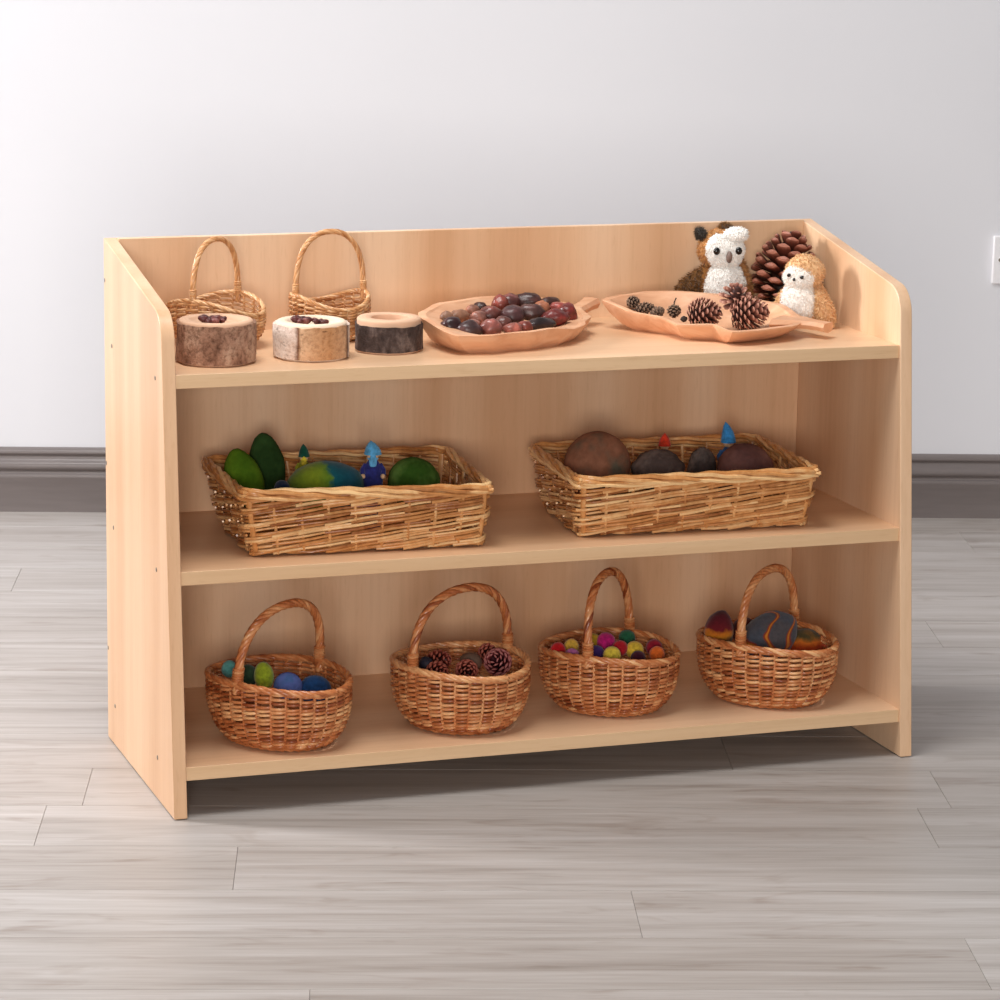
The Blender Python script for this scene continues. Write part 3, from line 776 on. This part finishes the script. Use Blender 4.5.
# ---- owls
def owl_big():
    p = at(718, 300, .371)
    root = thing('plush_owl', 'larger plush owl with white face and brown wings against the shelf back', 'toy owl', (p.x, p.y, Z3), R(-8))
    brown = fur_mat('brown_plush', (92,50,22), (186,128,70)); dk = fur_mat('dark_brown_plush', (66,42,20), (140,96,54)); gold = fur_mat('golden_plush', (156,100,54), (220,168,110))
    wht = fur_mat('white_plush', (222,216,208), (250,248,244)); grey = fur_mat('charcoal_plush', (44,38,34), (84,74,64))
    mb = MB(); mb.blob((0,.004,.046), (.040,.030,.047), None, 1, .05, 2, 3, .4); mb.fur(900, .006, .0016, 1); mb.build('body', brown, root, angle=80)
    mb = MB(); mb.blob((.006,-.016,.048), (.0335,.020,.047), None, 2, .05, 2, 3, .8); mb.fur(1500, .005, .0013, 2, (.5,1)); mb.build('chest', wht, root, angle=80)
    mb = MB(); mb.blob((.002,0,.108), (.037,.029,.033), None, 3, .05, 2, 3, .4); mb.fur(1000, .006, .0016, 3); mb.build('head', gold, root, angle=80)
    def heart(p, d):
        if d.z > 0: p.z *= 1-.18*math.exp(-(d.x/.25)**2)
        p.x *= 1+.12*d.z; return p
    mb = MB(); mb.blob((.004,-.0215,.108), (.031,.013,.031), None, 4, .04, 2, 3, .8, heart); mb.fur(1500, .0045, .0012, 4, (.5,1)); mb.build('face', wht, root, angle=80)
    mb = MB(); mb.blob((.020,-.022,.1345), (.019,.014,.0105), rot(0,-4,0), 9, .1, 2, 3, .8); mb.fur(500, .006, .0014, 12, (.6,1)); mb.build('brow', wht, root, angle=80)
    for sx, x in ((-1, -.0135), (1, .0225)):
        mb = MB(); mb.blob((x,-.034,.110), (.0055,.0038,.0060), None, 0, 0, 1, 3); e = mb.build('eye', GLOSSBLACK, root)
    mb = MB(); mb.blob((.006,-.038,.101), (.0048,.0065,.0100), rot(12,0,0), 2, .05, 2, 3); mb.build('beak', plain('grey_brown_beak', (118,98,90), .45), root)
    mb = MB(); mb.blob((-.033,-.004,.135), (.0075,.006,.009), rot(0,-35,0), 6, .2, 2, 2, .3); mb.fur(260, .008, .0014, 6); mb.build('ear_tuft', grey, root, angle=80)
    mb = MB(); mb.blob((.010,.004,.1425), (.010,.006,.006), None, 7, .2, 2, 2, .3); mb.fur(260, .008, .0014, 7); mb.build('ear_tuft', dk, root, angle=80)
    for sx in (-1, 1):
        M = rot(0, 34 if sx < 0 else -14, 0)
        cw = (-.045,.000,.043) if sx < 0 else (.040,.002,.060)
        def wing(p, d): p.x *= 1-.30*d.z; return p
        mb = MB(); mb.blob(cw, (.022 if sx < 0 else .011,.014,.042), M, 8, .06, 2, 3, .4, wing)
        mb.v = [(x, y, max(z, .001)) for x, y, z in mb.v]; mb.fur(900, .008, .0017, 8+sx); mb.v = [(x, y, max(z, .0005)) for x, y, z in mb.v]
        mb.build('wing', dk if sx < 0 else gold, root, angle=80)
    return root
owl_big().scale = (.96, .96, .965)
def owl_small():
    p = at(801, 300, .262)
    root = thing('plush_owl', 'smaller tan plush owl with small dark eyes beside the right side panel', 'toy owl', (p.x+.003, p.y-.004, Z3), R(-48))
    tan = fur_mat('tan_plush', (196,142,88), (244,206,160)); wht = fur_mat('cream_plush', (206,190,176), (250,246,240))
    mb = MB(); mb.blob((.003,.004,.037), (.031,.026,.038), None, 1, .05, 2, 3, .5); mb.fur(800, .006, .0017, 21); mb.build('body', tan, root, angle=80)
    mb = MB(); mb.blob((-.003,-.013,.038), (.0275,.018,.037), None, 2, .05, 2, 3, .8); mb.fur(1100, .005, .0014, 22, (.3,1)); mb.build('chest', wht, root, angle=80)
    mb = MB(); mb.blob((0,0,.082), (.0295,.027,.0265), None, 3, .05, 2, 3, .6); mb.fur(900, .005, .0016, 23); mb.build('head', tan, root, angle=80)
    mb = MB(); mb.blob((-.002,-.0175,.076), (.0240,.0135,.0195), None, 4, .05, 2, 3, .8); mb.fur(1000, .0045, .0013, 24, (.4,1)); mb.build('face', wht, root, angle=80)
    for x, z in ((-.0125,.080), (.0085,.0785)):
        mb = MB(); mb.blob((x,-.0305,z), (.0032,.0030,.0030), None, 0, 0, 1, 2); mb.build('eye', GLOSSBLACK, root)
    mb = MB(); mb.blob((-.003,-.0325,.0745), (.0024,.0034,.0026), None, 0, 0, 1, 2); mb.build('beak', GLOSSBLACK, root)
    for sx in (-1, 1):
        def wing(p, d): p.x *= 1-.3*d.z; return p
        mb = MB(); mb.blob((sx*.031,.000,.032), (.0135,.016,.034), rot(0,-sx*20,0), 8, .06, 2, 3, .5, wing)
        mb.v = [(x, y, max(z, .001)) for x, y, z in mb.v]; mb.fur(700, .007, .0018, 31+sx); mb.v = [(x, y, max(z, .0005)) for x, y, z in mb.v]
        mb.build('wing', tan, root, angle=80)
owl_small()

# ---- left tray: felt stones and elves
GF = 'felt stones in the left tray'
def felt_stone(label, u, v, y, a, d, b, mat, rt=None, seed=0, group=None, amp=.06, name='felt_stone'):
    p = at(u, v, y); k = msize(1, p)
    return lump(name, label, 'felt stone', p, (a*k, d*k, b*k), mat, rt, seed, amp, 1.4, group)
felt_stone('leaf-green felt stone leaning at the left end of the left tray', 244, 479, .232, 19, 16, 32, twotone('green_felt', (70,104,22), (104,140,34), 18, .95, .5, .15, .5, .1), rot(0,-20,0), 1, GF)
felt_stone('dark green felt stone standing tall at the left of the left tray', 267, 469, .278, 18.5, 14, 37, twotone('dark_green_felt', (38,62,28), (54,84,42), 18, .95, .5, .15, .5, .1), rot(0,-8,0), 2, GF)
felt_stone('long felt stone, yellow-green shading to teal, in the middle of the left tray', 325, 487, .190, 40, 26, 27, graded('teal_lime_felt', 0, -.055, .055, [(.0, (92,120,40)), (.30, (126,146,36)), (.46, (100,136,44)), (.52, (22,92,104)), (.8, (18,78,98)), (1, (30,84,70))], .95, .16, 45), rot(0,-4,-10), 3, GF)
felt_stone('mid-green felt stone with pale streak at the right of the left tray', 414, 482, .190, 27, 24, 25, twotone('streaked_green_felt', (52,86,28), (96,130,62), 24, .95, .52, .12, .5, .1), rot(0,8,0), 4, GF)
felt_stone('small navy felt stone low between the green stones in the left tray', 282, 489, .165, 8, 9, 9, felt((30,44,70)), None, 5, GF)

def elf(label, u, v, y, base_z, body_c, hat_c, scarf_c, hands=True, scale=1.0, lean=0, hat=.62, hw=1.0):
    """v is the hat's tip; the figure stands on base_z"""
    p = at(u, v, y); H = p.z-base_z
    root = thing('felt_elf', label, 'felt doll', (p.x, p.y, base_z), R(-15))
    s = .040*scale; skin = felt((226,180,142))
    hat_h = s*hat; head_r = s*.21
    zb = H-hat_h*.80-head_r
    mb = MB()
    mb.rings([[Vector((r*math.cos(2*PI*i/20), r*.8*math.sin(2*PI*i/20), z)) for i in range(20)] for r, z in ((s*.20,0),(s*.34,zb*.06),(s*.36,zb-s*.62),(s*.31,zb-s*.30),(s*.20,zb-s*.12),(s*.10,zb))])
    mb.build('body', felt(body_c), root, angle=60)
    mb = MB(); mb.blob((0,0,zb+head_r*.6), (head_r,head_r,head_r*1.05)); mb.build('head', skin, root)
    mb = MB()
    mb.rings([[Vector((lean*q*q+r*math.cos(2*PI*i/18), .002+r*math.sin(2*PI*i/18), zb+head_r*.75+hat_h*q)) for i in range(18)] for r, q in ((head_r*hw*p_, q_) for p_, q_ in ((1.35,-.04),(1.3,.05),(1.18,.25),(.98,.5),(.58,.78),(.03,1)))])
    mb.build('hat', felt(hat_c), root, angle=60)
    if scarf_c:
        mb = MB(); mb.blob((0,-s*.19,zb-s*.08), (s*.14,s*.06,s*.27)); mb.blob((0,-s*.02,zb), (s*.2,s*.18,s*.08)); mb.build('scarf', felt(scarf_c), root)
    for sx in (-1, 1):
        mb = MB(); mb.tube([(sx*s*.24,0,zb-s*.22),(sx*s*.37,-s*.08,zb-s*.42),(sx*s*.36,-s*.20,zb-s*.56)], s*.095, 8); a = mb.build('arm', felt(body_c), root)
        if hands:
            mb = MB(); mb.blob((sx*s*.35,-s*.24,zb-s*.60), (s*.085,s*.085,s*.09)); mb.build('hand', skin, a)
elf('little felt elf in a navy coat and light blue hat, in the left tray', 373, 442, .185, Z2+.0095, (42,46,110), (86,158,204), (96,168,214), True, 1.02, -.003, .46, 1.12)
elf('little felt elf with a dark green pointed hat and yellow collar, in the left tray', 304, 445.5, .250, Z2+.0095, (150,150,40), (22,72,58), (206,186,58), True, .72, -.001)

# ---- right tray: stones, two more elves
GS = 'stones in the right tray'
def stone(label, u, v, y, a, d, b, mat, rt=None, seed=0, amp=.10):
    p = at(u, v, y); k = msize(1, p)
    return lump('stone', label, 'stone', p, (a*k, d*k, b*k), mat, rt, seed, amp, 1.5, GS, 4)
stone('big round red-brown stone with a grey-green patch at the left of the right tray', 597, 466, .195, 34, 22, 35, twotone('red_brown_stone', (92,84,70), (132,86,64), 16, .8, .40, .06, .4, .2, (150,100,76), (.1,.3,.2)), rot(0,0,-10), 7, .03)
stone('dark grey flat-topped stone beside the big round stone in the right tray', 657, 470, .180, 28, 22, 21, twotone('dark_grey_stone', (80,66,62), (120,104,97), 30, .85, .55, .1, .6, .2), rot(0,0,8), 2, .14)
stone('small dark grey stone between two larger stones in the right tray', 702, 468, .210, 16, 14, 21, twotone('charcoal_stone', (70,60,58), (112,100,95), 36, .85, .55, .1, .6, .2), rot(0,0,30), 3, .14)
stone('purple-brown stone at the right of the right tray', 745, 472, .170, 31, 21, 29, twotone('purple_brown_stone', (98,64,60), (130,88,78), 16, .8, .5, .12, .4, .2), rot(0,6,5), 4, .09)
elf('little felt elf with a red pointed hat standing among the stones of the right tray', 665, 434.5, .262, Z2+.0095, (150,60,40), (196,56,34), None, True, .80, 0, .58, 1.1)
elf('little felt elf with a bright blue pointed hat, behind the purple-brown stone', 729, 424.5, .262, Z2+.0095, (54,96,150), (58,134,196), None, True, .95, -.005, .80, 1.1)

# ---- basket of felt eggs
GE = 'felt eggs in the leftmost handled basket'
def egg(label, u, v, y, a, d, b, mat, rt=None, seed=0): return felt_stone(label, u, v, y, a, d, b, mat, rt, seed, GE, .04, 'felt_egg')
egg('small teal felt egg at the left of the leftmost handled basket', 229.5, 669, .180, 8, 8, 9, felt((86,150,146)), None, 1)
egg('dark green felt egg just right of the front handle foot in the leftmost basket', 248, 676, .150, 10, 10, 12, felt((42,62,44)), None, 2)
egg('lime-green felt egg standing upright in the leftmost handled basket', 264, 676, .128, 10, 10, 15, felt((138,154,40)), rot(0,-6,0), 3)
egg('periwinkle-blue felt egg in the leftmost handled basket', 288, 686, .120, 15, 12, 14, twotone('periwinkle_felt', (52,110,150), (104,124,196), 20, .95, .38, .08, .5, .1), rot(0,12,0), 4)
egg('deep blue felt egg at the right of the leftmost handled basket', 315, 690, .122, 17, 12, 15, felt((34,72,122)), rot(0,10,0), 5)

# ---- basket of cones
GC = 'cones in the second handled basket'
p = at(440, 661, .150); pine_cone('red-brown cone at the left of the cone basket, beside the handle', p, rot(70,20,40), .036, .0175, 60, .013, .010, .004, 41, REDC, GC)
p = at(438, 672, .105); pine_cone('red-brown cone at the front left of the cone basket', p, rot(75,60,10), .034, .0160, 60, .012, .0095, .004, 42, REDC, GC)
p = at(467, 671, .108); pine_cone('red-brown cone at the front, below the grey-brown stone', p, rot(80,-50,0), .036, .0165, 60, .012, .0095, .004, 43, REDC, GC)
p = at(497, 661.5, .145); pine_cone('plum-tinted cone with zigzag scales under the right handle foot', p, rot(60,-20,-30), .040, .0205, 64, .013, .0125, .004, 44, cone_mat('plum_cone_scales', (52,16,24), (124,48,50), (186,116,112), .5), GC)
p = at(489, 654, .185); pine_cone('red-brown cone at the back right of the cone basket', p, rot(80,30,0), .034, .0160, 60, .012, .0095, .004, 45, REDC, GC)
p = at(471, 661.5, .140); lump('stone', 'grey-brown smooth stone among the cones of the second basket', 'stone', p, (.0165,.015,.014), plain('grey_brown_stone', (104,80,66), .7, .12), rot(0,10,0), 9, .12)
p = at(426, 664.5, .130); lump('stone', 'blue-black stone behind the left handle foot of the cone basket', 'stone', p, (.010,.012,.012), plain('blue_black_stone', (36,36,52), .6, .15), None, 10, .1)

# ---- basket of felt balls
GW = 'felt balls in the third handled basket'
for i, (u, v, y, r, c, lab) in enumerate([
    (558,650,.150,8,(178,22,28),'red felt ball at the left end of the ball basket'),
    (571.5,646,.165,7.5,(206,166,64),'mustard felt ball behind the lilac one at the left'),
    (572,655.5,.128,7.5,(170,96,150),'lilac felt ball at the front left of the ball basket'),
    (593,641,.178,8,(176,142,40),'olive-yellow felt ball at the back, right of the front handle foot'),
    (606,641.5,.165,9.5,(172,28,104),'magenta felt ball at the top of the ball basket'),
    (596.5,653,.135,8,(60,36,96),'violet felt ball below the magenta one'),
    (612,655,.118,9,(222,196,70),'bright yellow felt ball at the front centre of the ball basket'),
    (620,648,.145,8,(172,28,40),'crimson felt ball between the two yellow balls'),
    (627,638,.190,8.5,(36,92,64),'green felt ball below the back handle foot'),
    (634.5,650,.142,9.3,(212,180,60),'yellow felt ball with orange tint right of the crimson one'),
    (638,658,.112,7.5,(66,22,40),'dark maroon felt ball at the front right of the ball basket'),
    (654,647.5,.160,8.5,(140,24,44),'wine-red felt ball at the right end, behind the orange one'),
    (657,654,.128,8,(222,104,40),'orange felt ball at the right end of the ball basket')]):
    p = at(u, v, y); k = msize(r, p)
    lump('felt_ball', lab, 'felt ball', p, (k, k, k), felt(c), None, i, .03, 2, GW)

# ---- basket of banded felt stones
GV = 'banded felt stones in the rightmost handled basket'
def band(label, u, v, y, a, d, b, mat, rt=None, seed=0): return felt_stone(label, u, v, y, a, d, b, mat, rt, seed, GV, .06)
band('maroon felt stone with a yellow band, left of the handle in the rightmost basket', 719, 632, .160, 15, 14, 22, graded('maroon_banded_felt', 2, .0, .072, [(.0, (64,62,46)), (.34, (92,70,44)), (.42, (206,130,36)), (.52, (196,110,34)), (.58, (110,30,36)), (.8, (84,24,34)), (1, (60,26,26))], .95, .12, 55), rot(0,6,0), 1)
band('large slate-blue felt stone with orange veins in the rightmost basket', 768, 637, .140, 33, 22, 24, veined('slate_banded_felt', (74,82,96), (84,80,84), (196,118,44), (148,58,34), 21, (.15,.6,.35)), rot(0,-30,0), 2)
band('red and orange felt stone at the right end of the rightmost basket', 806, 644, .150, 22, 16, 16, graded('red_banded_felt', 2, .005, .040, [(.0, (150,56,30)), (.55, (190,72,30)), (.80, (214,116,44)), (.93, (130,92,44)), (1, (84,72,44))], .95, .2, 60), rot(0,10,0), 3)
band('dark maroon felt stone lying behind the handle in the rightmost basket', 745, 631, .185, 14, 12, 14, felt((78,30,28)), None, 4)

# ================================================================ CAMERA AND LIGHT
cam = bpy.data.cameras.new('camera'); co = bpy.data.objects.new('camera', cam); COL.objects.link(co)
cam.sensor_width = 36; cam.lens = F/1000*36; cam.clip_end = 50
Mc = Matrix(((RT.x, UP.x, -FW.x, CAM.x), (RT.y, UP.y, -FW.y, CAM.y), (RT.z, UP.z, -FW.z, CAM.z), (0,0,0,1)))
co.matrix_world = ROOM @ Mc
scene.camera = co

def area(name, loc, target, sx, sy, energy, col=(1,1,1)):
    l = bpy.data.lights.new(name, 'AREA'); l.shape = 'RECTANGLE'; l.size = sx; l.size_y = sy; l.energy = energy; l.color = col
    o = bpy.data.objects.new(name, l); COL.objects.link(o); o.location = loc
    o.rotation_euler = (Vector(target)-Vector(loc)).to_track_quat('-Z', 'Y').to_euler(); return o
area('ceiling_softbox', (-.05,-.30,2.9), (.45,.35,.3), 1.2, .9, 56, (1,.985,.965))
area('window_light', (-3.0,.9,1.9), (.3,.2,.5), .6, .9, 142, (.98,.98,1))
area('front_softbox', (.2,-4.75,1.05), (.5,.2,.4), 1.1, 1.0, 100, (1,.955,.91))

w = bpy.data.worlds.new('studio'); scene.world = w; w.use_nodes = True
bg = w.node_tree.nodes['Background']; bg.inputs[0].default_value = (1,1,1.02,1); bg.inputs[1].default_value = .25
scene.view_settings.view_transform = 'Standard'; scene.view_settings.look = 'None'
scene.view_settings.exposure = 0; scene.view_settings.gamma = 1; scene.view_settings.use_curve_mapping = False
